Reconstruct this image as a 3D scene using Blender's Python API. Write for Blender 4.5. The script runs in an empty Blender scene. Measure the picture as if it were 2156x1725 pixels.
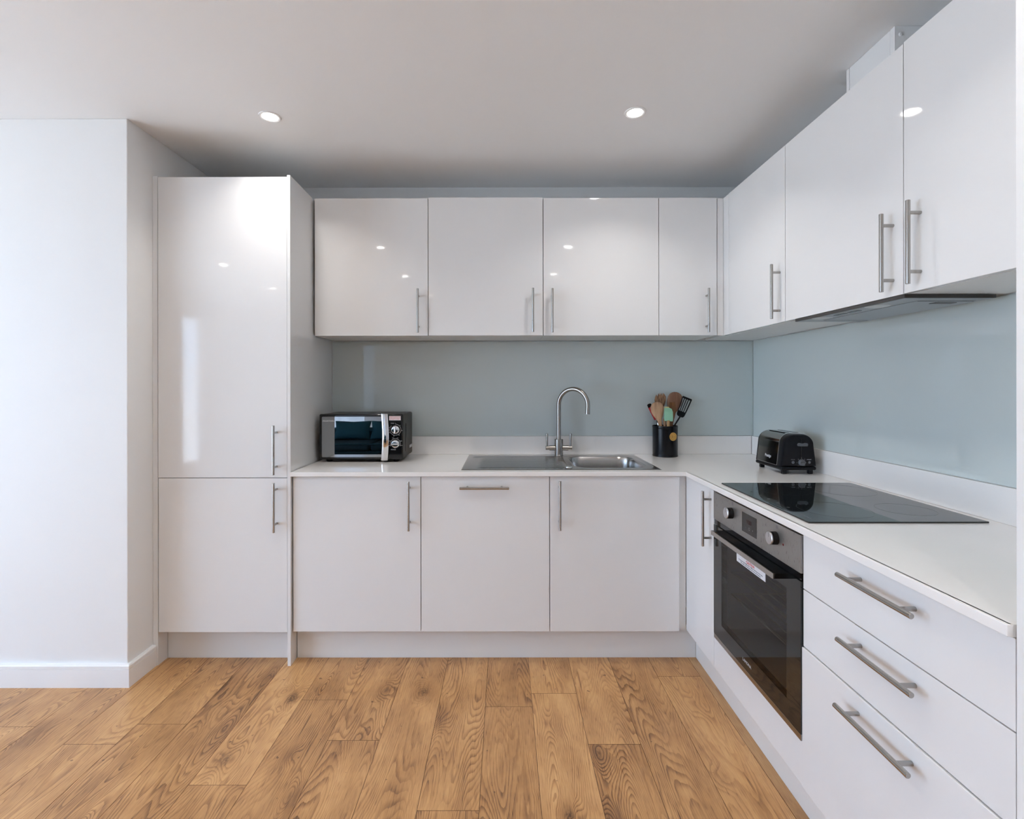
import bpy, bmesh, math, random
from mathutils import Vector, Matrix
PI = math.pi
rnd = random.Random(7)
scene = bpy.context.scene
COL = scene.collection

# ------------------------------------------------------------------ materials
def nodes_of(name):
    m = bpy.data.materials.new(name); m.use_nodes = True
    nt = m.node_tree; b = nt.nodes['Principled BSDF']
    return m, nt, b
def N(nt, t, **kw):
    n = nt.nodes.new(t)
    for k, v in kw.items():
        if k in n.inputs: n.inputs[k].default_value = v
        else: setattr(n, k, v)
    return n
def noise_bump(nt, b, scale, strength, dist=.001, stretch=(1, 1, 1), detail=2):
    tc = N(nt, 'ShaderNodeTexCoord'); mp = N(nt, 'ShaderNodeMapping')
    mp.inputs['Scale'].default_value = stretch
    no = N(nt, 'ShaderNodeTexNoise', Scale=scale, Detail=detail)
    bp = N(nt, 'ShaderNodeBump', Strength=strength, Distance=dist)
    nt.links.new(tc.outputs['Object'], mp.inputs['Vector']); nt.links.new(mp.outputs[0], no.inputs['Vector'])
    nt.links.new(no.outputs['Fac'], bp.inputs['Height']); nt.links.new(bp.outputs[0], b.inputs['Normal'])
    return no
def mat(name, col, rough=.5, metal=0., coat=0., bump=None, spec=.5, vary=0., aniso=0.):
    m, nt, b = nodes_of(name)
    b.inputs['Base Color'].default_value = (*col, 1); b.inputs['Roughness'].default_value = rough
    b.inputs['Metallic'].default_value = metal; b.inputs['Coat Weight'].default_value = coat
    b.inputs['Specular IOR Level'].default_value = spec
    if aniso: b.inputs['Anisotropic'].default_value = aniso
    no = None
    if bump: no = noise_bump(nt, b, *bump)
    if vary:
        tc = N(nt, 'ShaderNodeTexCoord'); n2 = N(nt, 'ShaderNodeTexNoise', Scale=9., Detail=4.)
        mx = N(nt, 'ShaderNodeMix', data_type='RGBA')
        mx.inputs[6].default_value = (*[c * (1 - vary) for c in col], 1)
        mx.inputs[7].default_value = (*[min(1, c * (1 + vary)) for c in col], 1)
        nt.links.new(tc.outputs['Object'], n2.inputs['Vector']); nt.links.new(n2.outputs['Fac'], mx.inputs[0])
        nt.links.new(mx.outputs[2], b.inputs['Base Color'])
    return m
def emit(name, col, s):
    m, nt, b = nodes_of(name)
    b.inputs['Base Color'].default_value = (*col, 1); b.inputs['Emission Color'].default_value = (*col, 1)
    b.inputs['Emission Strength'].default_value = s
    return m
def pane_mat(name, tint, refl=.08):
    m = bpy.data.materials.new(name); m.use_nodes = True; nt = m.node_tree; nt.nodes.clear()
    out = N(nt, 'ShaderNodeOutputMaterial'); tr = N(nt, 'ShaderNodeBsdfTransparent'); gl = N(nt, 'ShaderNodeBsdfGlossy', Roughness=.01)
    tr.inputs['Color'].default_value = (*tint, 1)
    lw = N(nt, 'ShaderNodeLayerWeight', Blend=.5); pw = N(nt, 'ShaderNodeMath', operation='POWER'); pw.inputs[1].default_value = 5.
    fr = N(nt, 'ShaderNodeMath', operation='MULTIPLY_ADD'); fr.inputs[1].default_value = .6; fr.inputs[2].default_value = .04 if refl > .05 else refl
    mx = N(nt, 'ShaderNodeMixShader'); nt.links.new(lw.outputs['Facing'], pw.inputs[0]); nt.links.new(pw.outputs[0], fr.inputs[0])
    nt.links.new(fr.outputs[0], mx.inputs[0]); nt.links.new(tr.outputs[0], mx.inputs[1]); nt.links.new(gl.outputs[0], mx.inputs[2])
    nt.links.new(mx.outputs[0], out.inputs['Surface'])
    return m
def wood(name, light, dark, scale=(60, 60, 6), bands=14.):
    m, nt, b = nodes_of(name)
    tc = N(nt, 'ShaderNodeTexCoord'); mp = N(nt, 'ShaderNodeMapping'); mp.inputs['Scale'].default_value = scale
    n1 = N(nt, 'ShaderNodeTexNoise', Scale=1., Detail=2.)
    mu = N(nt, 'ShaderNodeMath', operation='MULTIPLY'); mu.inputs[1].default_value = bands
    si = N(nt, 'ShaderNodeMath', operation='SINE')
    mr = N(nt, 'ShaderNodeMapRange'); mr.inputs[1].default_value = -1
    mx = N(nt, 'ShaderNodeMix', data_type='RGBA'); mx.inputs[6].default_value = (*dark, 1); mx.inputs[7].default_value = (*light, 1)
    L = nt.links.new
    L(tc.outputs['Object'], mp.inputs[0]); L(mp.outputs[0], n1.inputs['Vector']); L(n1.outputs['Fac'], mu.inputs[0])
    L(mu.outputs[0], si.inputs[0]); L(si.outputs[0], mr.inputs[0]); L(mr.outputs[0], mx.inputs[0]); L(mx.outputs[2], b.inputs['Base Color'])
    b.inputs['Roughness'].default_value = .55
    return m

def floor_mat():
    m, nt, b = nodes_of('floor_oak_planks'); L = nt.links.new
    uv = N(nt, 'ShaderNodeUVMap', uv_map='UVMap'); at = N(nt, 'ShaderNodeAttribute', attribute_name='plank')
    def mapped(sx, sy):
        mp = N(nt, 'ShaderNodeMapping'); mp.inputs['Scale'].default_value = (sx, sy, 1); L(uv.outputs[0], mp.inputs[0]); return mp.outputs[0]
    def math_(op, a, c=None):
        n = N(nt, 'ShaderNodeMath', operation=op)
        for i, v in enumerate((a, c)):
            if v is None: continue
            if isinstance(v, (int, float)): n.inputs[i].default_value = v
            else: L(v, n.inputs[i])
        return n.outputs[0]
    def rng(v, a, c, d, e):
        n = N(nt, 'ShaderNodeMapRange'); n.interpolation_type = 'SMOOTHSTEP'
        for i, x in zip((1, 2, 3, 4), (a, c, d, e)): n.inputs[i].default_value = x
        L(v, n.inputs[0]); return n.outputs[0]
    # knots: sparse cell points
    warp = N(nt, 'ShaderNodeTexNoise', Scale=1., Detail=3.); L(mapped(30, 18), warp.inputs['Vector'])
    vadd = N(nt, 'ShaderNodeMix', data_type='RGBA'); vadd.inputs[0].default_value = .045
    L(mapped(6.2, 3.6), vadd.inputs[6]); L(warp.outputs['Color'], vadd.inputs[7])
    vo = N(nt, 'ShaderNodeTexVoronoi', Scale=1., Randomness=1.); L(vadd.outputs[2], vo.inputs['Vector'])
    sep = N(nt, 'ShaderNodeSeparateColor'); L(vo.outputs['Color'], sep.inputs[0])
    has = math_('GREATER_THAN', sep.outputs[0], .36)
    size = math_('ADD', math_('MULTIPLY', sep.outputs[1], .6), .5)
    d = math_('DIVIDE', vo.outputs['Distance'], size)
    halo = math_('MULTIPLY', rng(d, 0, .5, 1, 0), has)
    core = math_('MULTIPLY', rng(d, .035, .17, 1, 0), has)
    crack_n = N(nt, 'ShaderNodeTexNoise', Scale=1., Detail=2.); L(mapped(150, 90), crack_n.inputs['Vector'])
    core = math_('MULTIPLY', core, rng(crack_n.outputs['Fac'], .40, .52, .25, 1))
    # growth rings: contour lines of a stretched noise, wrapped around the knots
    h = N(nt, 'ShaderNodeTexNoise', Scale=1., Detail=1., Roughness=.4); L(mapped(6.5, .75), h.inputs['Vector'])
    h2 = N(nt, 'ShaderNodeTexNoise', Scale=1., Detail=3.); L(mapped(46, 10), h2.inputs['Vector'])
    field = math_('ADD', math_('MULTIPLY', h.outputs['Fac'], 1.), math_('MULTIPLY', h2.outputs['Fac'], .013))
    field = math_('ADD', field, math_('MULTIPLY', halo, .10))
    saw = math_('FRACT', math_('MULTIPLY', field, 58.))                      # early wood fading into a thin dark late-wood line
    late = math_('MULTIPLY', rng(saw, .35, .93, 0, 1), rng(saw, .93, 1., 1, 0))
    fib = N(nt, 'ShaderNodeTexNoise', Scale=1., Detail=3., Roughness=.65); L(mapped(420, 11), fib.inputs['Vector'])
    blot = N(nt, 'ShaderNodeTexNoise', Scale=1., Detail=4., Roughness=.6); L(mapped(9, 3.4), blot.inputs['Vector'])
    amp = N(nt, 'ShaderNodeTexNoise', Scale=1., Detail=2.); L(mapped(7, 2.1), amp.inputs['Vector'])
    pore = N(nt, 'ShaderNodeTexNoise', Scale=1., Detail=1.); L(mapped(190, 16), pore.inputs['Vector'])
    dash = N(nt, 'ShaderNodeTexNoise', Scale=1., Detail=1.); L(mapped(44, 34), dash.inputs['Vector'])
    crk = N(nt, 'ShaderNodeTexNoise', Scale=1., Detail=2.); L(mapped(34, 1.6), crk.inputs['Vector'])
    t = math_('SUBTRACT', .575, math_('MULTIPLY', late, rng(amp.outputs['Fac'], .3, .7, .08, .34)))
    t = math_('ADD', t, math_('MULTIPLY', math_('SUBTRACT', fib.outputs['Fac'], .5), .62))
    t = math_('ADD', t, math_('MULTIPLY', math_('SUBTRACT', blot.outputs['Fac'], .5), .85))
    t = math_('ADD', t, math_('MULTIPLY', math_('SUBTRACT', at.outputs['Fac'], .5), .26))
    t = math_('SUBTRACT', t, math_('MULTIPLY', rng(pore.outputs['Fac'], .60, .70, 0, 1), .15))
    t = math_('SUBTRACT', t, math_('MULTIPLY', halo, .26))
    t = math_('SUBTRACT', t, math_('MULTIPLY', rng(crk.outputs['Fac'], .715, .75, 0, 1), .40))
    cr = N(nt, 'ShaderNodeValToRGB'); e = cr.color_ramp.elements
    e[0].position = .02; e[0].color = (.135, .062, .026, 1)
    e[1].position = .98; e[1].color = (.76, .47, .215, 1)
    x = e.new(.30); x.color = (.35, .172, .066, 1); x = e.new(.58); x.color = (.555, .30, .122, 1)
    L(t, cr.inputs[0])
    mx = N(nt, 'ShaderNodeMix', data_type='RGBA'); mx.inputs[7].default_value = (.075, .036, .018, 1)
    L(math_('MULTIPLY', core, .85), mx.inputs[0]); L(cr.outputs[0], mx.inputs[6])
    mx2 = N(nt, 'ShaderNodeMix', data_type='RGBA'); mx2.inputs[7].default_value = (.12, .055, .025, 1)
    L(math_('MULTIPLY', rng(dash.outputs['Fac'], .75, .78, 0, 1), .8), mx2.inputs[0]); L(mx.outputs[2], mx2.inputs[6])
    L(mx2.outputs[2], b.inputs['Base Color'])
    b.inputs['Roughness'].default_value = .36
    bp = N(nt, 'ShaderNodeBump', Strength=.15, Distance=.0008); L(t, bp.inputs['Height']); L(bp.outputs[0], b.inputs['Normal'])
    return m

def steel_panel_mat():   # oven fascia: brushed steel with grease specks
    m, nt, b = nodes_of('stained_steel'); L = nt.links.new
    tc = N(nt, 'ShaderNodeTexCoord'); mp = N(nt, 'ShaderNodeMapping'); mp.inputs['Scale'].default_value = (1, 1, .35)
    n = N(nt, 'ShaderNodeTexNoise', Scale=170., Detail=2.); n2 = N(nt, 'ShaderNodeTexNoise', Scale=26., Detail=4.)
    cr = N(nt, 'ShaderNodeValToRGB'); e = cr.color_ramp.elements; e[0].position = .62; e[0].color = (0, 0, 0, 1); e[1].position = .72; e[1].color = (1, 1, 1, 1)
    mu = N(nt, 'ShaderNodeMath', operation='MULTIPLY')
    mx = N(nt, 'ShaderNodeMix', data_type='RGBA'); mx.inputs[6].default_value = (.345, .335, .32, 1); mx.inputs[7].default_value = (.10, .095, .09, 1)
    L(tc.outputs['Object'], mp.inputs[0]); L(mp.outputs[0], n.inputs['Vector']); L(tc.outputs['Object'], n2.inputs['Vector'])
    L(n.outputs['Fac'], cr.inputs[0]); L(cr.outputs[0], mu.inputs[0]); L(n2.outputs['Fac'], mu.inputs[1]); L(mu.outputs[0], mx.inputs[0])
    L(mx.outputs[2], b.inputs['Base Color']); b.inputs['Metallic'].default_value = .85; b.inputs['Roughness'].default_value = .42
    return m

M = dict(
    paint=mat('white_wall_paint', (.82, .82, .815), .6, bump=(120, .12, .0006)),
    ceil=mat('white_ceiling_paint', (.86, .865, .87), .65, bump=(90, .1, .0006)),
    trim=mat('white_satin_trim', (.84, .84, .84), .3),
    gloss=mat('gloss_white_door', (.80, .80, .80), .045, bump=(55, .018, .0006), spec=.5),
    carcass=mat('white_melamine', (.78, .78, .77), .35),
    quartz=mat('white_quartz', (.875, .855, .835), .13, vary=.015),
    splash=mat('pale_blue_grey_back_painted_glass', (.585, .645, .640), .03, spec=.55),
    steel=mat('brushed_steel', (.43, .415, .395), .26, 1.),
    sink=mat('satin_sink_steel', (.47, .46, .45), .24, 1., bump=(320, .05, .0003)),
    tap=mat('brushed_nickel', (.34, .32, .30), .24, 1.),
    chrome=mat('chrome', (.80, .80, .81), .06, 1.),
    black=mat('black_gloss_plastic', (.006, .006, .007), .08),
    blackm=mat('black_satin_plastic', (.0032, .0036, .006), .30, spec=.24),
    graphite=mat('graphite_casing', (.012, .0115, .0115), .36, spec=.35),
    glassblk=mat('black_ceramic_glass', (.008, .011, .012), .025, spec=.65),
    mirror=mat('dark_mirror_glass', (.36, .37, .385), .012, 1.),
    ovenwin=pane_mat('tinted_oven_glass', (.60, .61, .62)),
    ovenin=mat('grey_oven_enamel', (.38, .39, .395), .4),
    wire=mat('rack_wire', (.55, .52, .46), .35, 1.),
    white=mat('label_white', (.82, .83, .86), .4),
    red=mat('red_print', (.62, .08, .09), .5),
    navy=mat('dark_print', (.10, .11, .17), .5),
    grey=mat('grey_print', (.30, .30, .31), .5), faint=mat('faint_print', (.026, .031, .034), .2), dimp=mat('dim_print', (.12, .125, .13), .4),
    mark=mat('pale_print', (.62, .62, .64), .5),
    knobface=mat('knob_aluminium', (.62, .63, .66), .3, 1.),
    lamp=emit('red_indicator', (.13, .010, .010), .06),
    digits=emit('dim_red_digits', (.045, .007, .010), .03),
    groove=mat('plank_groove', (.17, .085, .045), .7),
    tin=mat('black_enamel_tin', (.0022, .0028, .0045), .24, spec=.28),
    brass=mat('brass_medallion', (.76, .43, .11), .38, .5),
    engr=mat('engraved_brown', (.16, .08, .03), .6),
    beech=wood('pale_beech', (.50, .315, .19), (.37, .21, .12)),
    olive=wood('olive_wood', (.40, .22, .115), (.13, .06, .03), (45, 45, 14), 26),
    walnut=wood('warm_brown_wood', (.34, .165, .06), (.15, .06, .02), (80, 80, 8), 10),
    bamboo=wood('bamboo', (.45, .28, .13), (.30, .17, .06)),
    cherry=wood('dark_cherry_wood', (.33, .175, .105), (.22, .105, .06), (50, 50, 7), 9),
    mint=mat('mint_silicone', (.27, .52, .37), .4),
    mintedge=mat('yellowed_silicone', (.50, .46, .20), .45),
    redsil=mat('red_silicone', (.42, .012, .018), .35),
    toast=mat('toaster_steel', (.46, .45, .435), .09, 1.),
    lever=mat('grey_plastic', (.11, .12, .135), .35),
    hood=mat('grey_hood_steel', (.42, .44, .46), .38, .7),
    hooddark=mat('dark_hood_edge', (.045, .042, .04), .4),
    frost=mat('lamp_lens', (.62, .66, .67), .3),
    teal=mat('teal_velvet', (.002, .034, .046), .8, spec=.2),
    tealdk=mat('dark_teal_velvet', (.0012, .013, .019), .85, spec=.2),
    pane=pane_mat('window_glass', (.97, .98, .98)), dimmed_pane=pane_mat('grey_dimming_glass', (.42, .43, .44)),  # rear window pane: grey tint added to weaken the window's reflections
    downlight=emit('warm_lamp_lens', (1., .965, .925), 40.),
    floor=floor_mat(), fascia=steel_panel_mat(),
)

# ------------------------------------------------------------------ mesh builder
class MB:
    def __init__(s): s.bm = bmesh.new(); s.mats = []
    def mi(s, m):
        if m not in s.mats: s.mats.append(m)
        return s.mats.index(m)
    def _merge(s, t, m):
        i = s.mi(m)
        for f in t.faces: f.material_index = i
        me = bpy.data.meshes.new('tmp'); t.to_mesh(me); t.free()
        s.bm.from_mesh(me); bpy.data.meshes.remove(me)
    def box(s, x0, x1, y0, y1, z0, z1, m, bev=0., seg=2):
        t = bmesh.new(); bmesh.ops.create_cube(t, size=1)
        for v in t.verts: v.co = ((x0 + x1) / 2 + v.co.x * (x1 - x0), (y0 + y1) / 2 + v.co.y * (y1 - y0), (z0 + z1) / 2 + v.co.z * (z1 - z0))
        if bev: bmesh.ops.bevel(t, geom=t.edges[:], offset=bev, segments=seg, affect='EDGES', profile=.5)
        s._merge(t, m); return s
    def hexa(s, lo, hi, m, bev=0.):      # lo / hi: four corners each (counter-clockwise from above)
        t = bmesh.new(); a = [t.verts.new(p) for p in lo]; b = [t.verts.new(p) for p in hi]
        t.faces.new(a[::-1]); t.faces.new(b)
        for i in range(4): t.faces.new((a[i], a[(i + 1) % 4], b[(i + 1) % 4], b[i]))
        if bev: bmesh.ops.bevel(t, geom=t.edges[:], offset=bev, segments=2, affect='EDGES', profile=.5)
        s._merge(t, m); return s
    def tube(s, path, r, m, seg=20, cap=True):
        path = [Vector(p) for p in path]; n = len(path); R = r if isinstance(r, (list, tuple)) else [r] * n
        t = bmesh.new(); rings = []; prev = None
        for i, p in enumerate(path):
            d = (path[min(i + 1, n - 1)] - path[max(i - 1, 0)]).normalized()
            if prev is None: a = d.orthogonal().normalized()
            else: a = (prev - d * prev.dot(d)).normalized()
            prev = a; b = d.cross(a)
            rings.append([t.verts.new(p + (a * math.cos(2 * PI * k / seg) + b * math.sin(2 * PI * k / seg)) * R[i]) for k in range(seg)])
        for i in range(n - 1):
            for k in range(seg): t.faces.new((rings[i][k], rings[i][(k + 1) % seg], rings[i + 1][(k + 1) % seg], rings[i + 1][k]))
        if cap: t.faces.new(rings[0][::-1]); t.faces.new(rings[-1])
        s._merge(t, m); return s
    def cyl(s, p0, p1, r, m, seg=28, bev=0.):
        p0, p1 = Vector(p0), Vector(p1)
        if bev:
            d = (p1 - p0).normalized() * bev
            return s.tube([p0, p0 + d * .0001, p0 + d, p1 - d, p1 - d * .0001, p1], [r - bev, r - bev, r, r, r - bev, r - bev], m, seg)
        return s.tube([p0, p1], r, m, seg)
    def lathe(s, prof, c, m, seg=48, axis='z', close=False):
        t = bmesh.new(); c = Vector(c); rings = []
        def P(r, h, a):
            x, y = r * math.cos(a), r * math.sin(a)
            return c + {'z': Vector((x, y, h)), 'y': Vector((x, h, y)), 'x': Vector((h, x, y))}[axis]
        for r, h in prof: rings.append([t.verts.new(P(max(r, 1e-5), h, 2 * PI * k / seg)) for k in range(seg)])
        for i in range(len(rings) - 1):
            for k in range(seg): t.faces.new((rings[i][k], rings[i][(k + 1) % seg], rings[i + 1][(k + 1) % seg], rings[i + 1][k]))
        bmesh.ops.recalc_face_normals(t, faces=t.faces[:])
        s._merge(t, m); return s
    def prism(s, outline, depth, mtx, m, bev=0.):   # outline in local xy, extruded along local z, placed by mtx
        t = bmesh.new(); a = [t.verts.new((x, y, 0)) for x, y in outline]; f = t.faces.new(a)
        r = bmesh.ops.extrude_face_region(t, geom=[f]); vs = [v for v in r['geom'] if isinstance(v, bmesh.types.BMVert)]
        bmesh.ops.translate(t, verts=vs, vec=(0, 0, depth)); bmesh.ops.recalc_face_normals(t, faces=t.faces[:])
        if bev:
            caps = [e for e in t.edges if abs(e.verts[0].co.z - e.verts[1].co.z) < 1e-7]
            bmesh.ops.bevel(t, geom=caps, offset=bev, segments=2, affect='EDGES', profile=.5)
        bmesh.ops.transform(t, matrix=mtx, verts=t.verts[:]); s._merge(t, m); return s
    def ring(s, c, r0, r1, mtx, m, a0=0, a1=2 * PI, seg=64, h=.0003):
        t = bmesh.new(); lo = []
        full = abs(a1 - a0 - 2 * PI) < 1e-6; n = seg if full else seg + 1
        for k in range(n):
            a = a0 + (a1 - a0) * k / seg
            lo.append([t.verts.new((c[0] + r * math.cos(a), c[1] + r * math.sin(a), z)) for r, z in ((r0, 0), (r0, h), (r1, h), (r1, 0))])
        for k in range(seg):
            p, q = lo[k], lo[(k + 1) % n]
            for j in range(4): t.faces.new((p[j], p[(j + 1) % 4], q[(j + 1) % 4], q[j]))
        if not full: t.faces.new(lo[0][::-1]); t.faces.new(lo[-1])
        bmesh.ops.recalc_face_normals(t, faces=t.faces[:]); bmesh.ops.transform(t, matrix=mtx, verts=t.verts[:]); s._merge(t, m); return s
    def sweep(s, pts, hw, ht, side, m, seg=20):      # elliptical sections of half-width hw (along side) and half-thickness ht
        pts = [Vector(p) for p in pts]; t = bmesh.new(); rings = []; n = len(pts)
        for i, p in enumerate(pts):
            d = (pts[min(i + 1, n - 1)] - pts[max(i - 1, 0)]).normalized()
            a = (Vector(side) - d * Vector(side).dot(d)).normalized(); b = d.cross(a)
            rings.append([t.verts.new(p + a * hw[i] * math.cos(2 * PI * k / seg) + b * ht[i] * math.sin(2 * PI * k / seg)) for k in range(seg)])
        for i in range(n - 1):
            for k in range(seg): t.faces.new((rings[i][k], rings[i][(k + 1) % seg], rings[i + 1][(k + 1) % seg], rings[i + 1][k]))
        t.faces.new(rings[0][::-1]); t.faces.new(rings[-1]); s._merge(t, m); return s
    def text(s, txt, size, mtx, m, h=.0003, align='LEFT', xs=1., bold=0.):
        cu = bpy.data.curves.new('t', 'FONT'); cu.body = txt; cu.size = size; cu.extrude = h / 2; cu.align_x = align; cu.resolution_u = 3
        cu.offset = bold
        ob = bpy.data.objects.new('t', cu); COL.objects.link(ob); bpy.context.view_layer.update()
        me = bpy.data.meshes.new_from_object(ob.evaluated_get(bpy.context.evaluated_depsgraph_get()))
        bpy.data.objects.remove(ob); bpy.data.curves.remove(cu)
        t = bmesh.new(); t.from_mesh(me); bpy.data.meshes.remove(me)
        bmesh.ops.transform(t, matrix=mtx @ Matrix.Diagonal((xs, 1, 1, 1)), verts=t.verts[:]); s._merge(t, m); return s
    def build(s, name, parent=None, smooth=True, label=None):
        me = bpy.data.meshes.new(name); s.bm.to_mesh(me); s.bm.free()
        for m in s.mats: me.materials.append(m)
        if smooth: me.shade_smooth(); me.set_sharp_from_angle(angle=math.radians(32))
        ob = bpy.data.objects.new(name, me); COL.objects.link(ob)
        if smooth:
            wn = ob.modifiers.new('flat_faces', 'WEIGHTED_NORMAL'); wn.mode = 'FACE_AREA'; wn.weight = 100; wn.keep_sharp = True
        if parent is not None:
            ob.parent = parent
            o = Vector((0, 0, 0)); q = parent
            while q is not None: o += q.location; q = q.parent
            me.transform(Matrix.Translation(-o))
        if label: ob['label'] = label
        return ob
def thing(name, label, cat, loc, group=None):
    o = bpy.data.objects.new(name, None); o.empty_display_size = .05; COL.objects.link(o); o.location = loc
    return tag(o, label, cat, group)
def tag(o, label, cat, group=None):
    o['label'] = label; o['category'] = cat
    if group: o['group'] = group
    return o
def based(ob, loc):                      # single-mesh thing: origin at its base
    ob.data.transform(Matrix.Translation(-Vector(loc))); ob.location = loc; return ob
def struct(name, mb, smooth=True):
    o = mb.build(name, None, smooth); o['kind'] = 'structure'; return o
def frame(origin, x, y):                 # matrix with local x, y given; z = x cross y
    x, y = Vector(x).normalized(), Vector(y).normalized(); z = x.cross(y)
    m = Matrix((x, y, z)).transposed().to_4x4(); m.translation = origin; return m
def face_front(X, Y, Z): return frame((X, Y, Z), (1, 0, 0), (0, 0, 1))      # faces the camera (-Y)
def face_left(X, Y, Z): return frame((X, Y, Z), (0, -1, 0), (0, 0, 1))      # faces -X
def face_up(X, Y, Z): return frame((X, Y, Z), (0, -1, 0), (1, 0, 0))        # lies flat, read from the left

# ------------------------------------------------------------------ key planes (metres)
ZC = 2.457                     # ceiling
WALL_Y, WALL_X = 2.932, 1.456  # kitchen walls
LX, RY = -4.25, -3.5           # far left wall, wall behind the camera
NIBX, NIBY = -1.634, 2.169     # boxed-out wall at left
BY, BX = 2.3319, .8488         # base door faces (back run / right run)
WY, WX = 2.6059, 1.1401        # wall door faces
DT = .018
ZW = .8976                     # worktop top

# ------------------------------------------------------------------ room shell
b = MB(); PW = .190; X0 = -.080
joints = {0: 2.0237, -1: 1.529, 1: 2.111, 2: 1.812, 4: 2.235, -3: 1.832, -4: 2.068, -5: 1.627, -7: 1.92, -8: 1.813, -10: 1.906}
t = b.bm; uvl = t.loops.layers.uv.new('UVMap'); pl = t.faces.layers.float.new('plank')
fi, gi = b.mi(M['floor']), b.mi(M['groove'])
for k in range(-22, 9):
    xa, xb = X0 + PW * k, X0 + PW * (k + 1)
    xa, xb = max(xa, LX), min(xb, WALL_X)
    if xb - xa < .005: continue
    j0 = joints.get(k, 2.0 + (rnd.random() - .5) * 2.4 if abs(k) > 10 else (1.13 + .1 * rnd.random()))
    ys = [j0 + 1.286 * q for q in range(-6, 3)]
    ys = [RY] + [y for y in ys if RY + .02 < y < WALL_Y - .02] + [WALL_Y]
    for ya, yb in zip(ys[:-1], ys[1:]):
        g = .0008; ou, ov, pr = rnd.random() * 40, rnd.random() * 40, rnd.random()
        top = [(xa + g, ya + g), (xb - g, ya + g), (xb - g, yb - g), (xa + g, yb - g)]
        out = [(xa, ya), (xb, ya), (xb, yb), (xa, yb)]
        tv = [t.verts.new((x, y, 0)) for x, y in top]; lv = [t.verts.new((x, y, -.0016)) for x, y in out]
        f = t.faces.new(tv); f.material_index = fi; f[pl] = pr
        for lp in f.loops: lp[uvl].uv = (lp.vert.co.x - xa + ou, lp.vert.co.y - ya + ov)
        for i in range(4):
            f = t.faces.new((lv[i], lv[(i + 1) % 4], tv[(i + 1) % 4], tv[i])); f.material_index = gi
struct('floor', b, smooth=False)
struct('ceiling', MB().box(LX - .1, WALL_X + .1, RY - .1, WALL_Y + .1, ZC, ZC + .1, M['ceil']), False)
struct('wall_back', MB().box(LX - .1, WALL_X + .1, WALL_Y, WALL_Y + .1, -.05, ZC, M['paint']), False)
struct('wall_right', MB().box(WALL_X, WALL_X + .1, RY, WALL_Y, -.05, ZC, M['paint']), False)
struct('wall_left', MB().box(LX, NIBX, NIBY, WALL_Y, -.05, ZC, M['paint'], .003), False)          # boxed-out wall beside the tall cabinet
struct('wall_right_end', MB().box(.847, WALL_X, .56, .832, -.05, ZC, M['paint'], .002), False)    # wall return that closes the right run
# left outer wall with balcony door and narrow window
DA, DB, DZ = -1.25, 1.65, 2.28
WA, WB = -2.46, -1.98
b = MB()
for y0, y1, z0, z1 in ((RY, WA, -.05, ZC), (WB, DA, -.05, ZC), (DB, NIBY, -.05, ZC), (DA, DB, DZ, ZC), (WA, WB, 2.28, ZC), (WA, WB, -.05, .22), (DA, DB, -.05, .02)):
    b.box(LX - .12, LX, y0, y1, z0, z1, M['paint'])
struct('wall_left_outer', b, False)
RA, RB, RZ0, RZ1 = -3.05, -2.40, .22, 2.28
b = MB()
for x0, x1, z0, z1 in ((LX, RA, -.05, ZC), (RB, WALL_X, -.05, ZC), (RA, RB, RZ1, ZC), (RA, RB, -.05, RZ0)):
    b.box(x0, x1, RY - .12, RY, z0, z1, M['paint'])
struct('wall_rear', b, False)
def window(name, horiz, a0, a1, z0, z1, mull, pm='pane'):
    b = MB(); w = .055
    def bar(p0, p1, q0, q1):
        if horiz: b.box(p0, p1, RY - .09, RY - .03, q0, q1, M['trim'], .004)
        else: b.box(LX - .09, LX - .03, p0, p1, q0, q1, M['trim'], .004)
    bar(a0, a0 + w, z0, z1); bar(a1 - w, a1, z0, z1); bar(a0 + w, a1 - w, z0, z0 + w); bar(a0 + w, a1 - w, z1 - w, z1)
    for k in range(1, mull):
        c = a0 + (a1 - a0) * k / mull; bar(c - w * .7, c + w * .7, z0 + w, z1 - w)
    f = struct(name, b)
    p = MB()
    if horiz: p.box(a0 + w, a1 - w, RY - .064, RY - .058, z0 + w, z1 - w, M[pm])
    else: p.box(LX - .064, LX - .058, a0 + w, a1 - w, z0 + w, z1 - w, M['pane'])
    p.build('pane', f, False)
window('window_1', False, DA, DB, .02, DZ, 3)
window('window_2', False, WA, WB, .22, 2.28, 1)
window('window_3', True, RA, RB, RZ0, RZ1, 1, 'dimmed_pane')
# skirting on the boxed-out wall: front leg and return, grooved near the top
def skirt_profile(): return [(0, 0), (.018, 0), (.018, .0775), (.0155, .079), (.018, .0805), (.018, .092), (.013, .097), (0, .097)]
b = MB(); t = b.bm; i = b.mi(M['trim'])
# mitred sweep: start far left, corner, end at the cabinet
rows = []
for d, z in skirt_profile():
    rows.append([t.verts.new((LX, NIBY - d, z)), t.verts.new((NIBX + d, NIBY - d, z)), t.verts.new((NIBX + d, 2.3225, z))])
for a, c in zip(rows, rows[1:] + rows[:1]):
    for q in range(2): t.faces.new((a[q], a[q + 1], c[q + 1], c[q]))
t.faces.new([r[2] for r in rows]); bmesh.ops.recalc_face_normals(t, faces=t.faces[:])
struct('baseboard_left', b, False)

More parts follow.
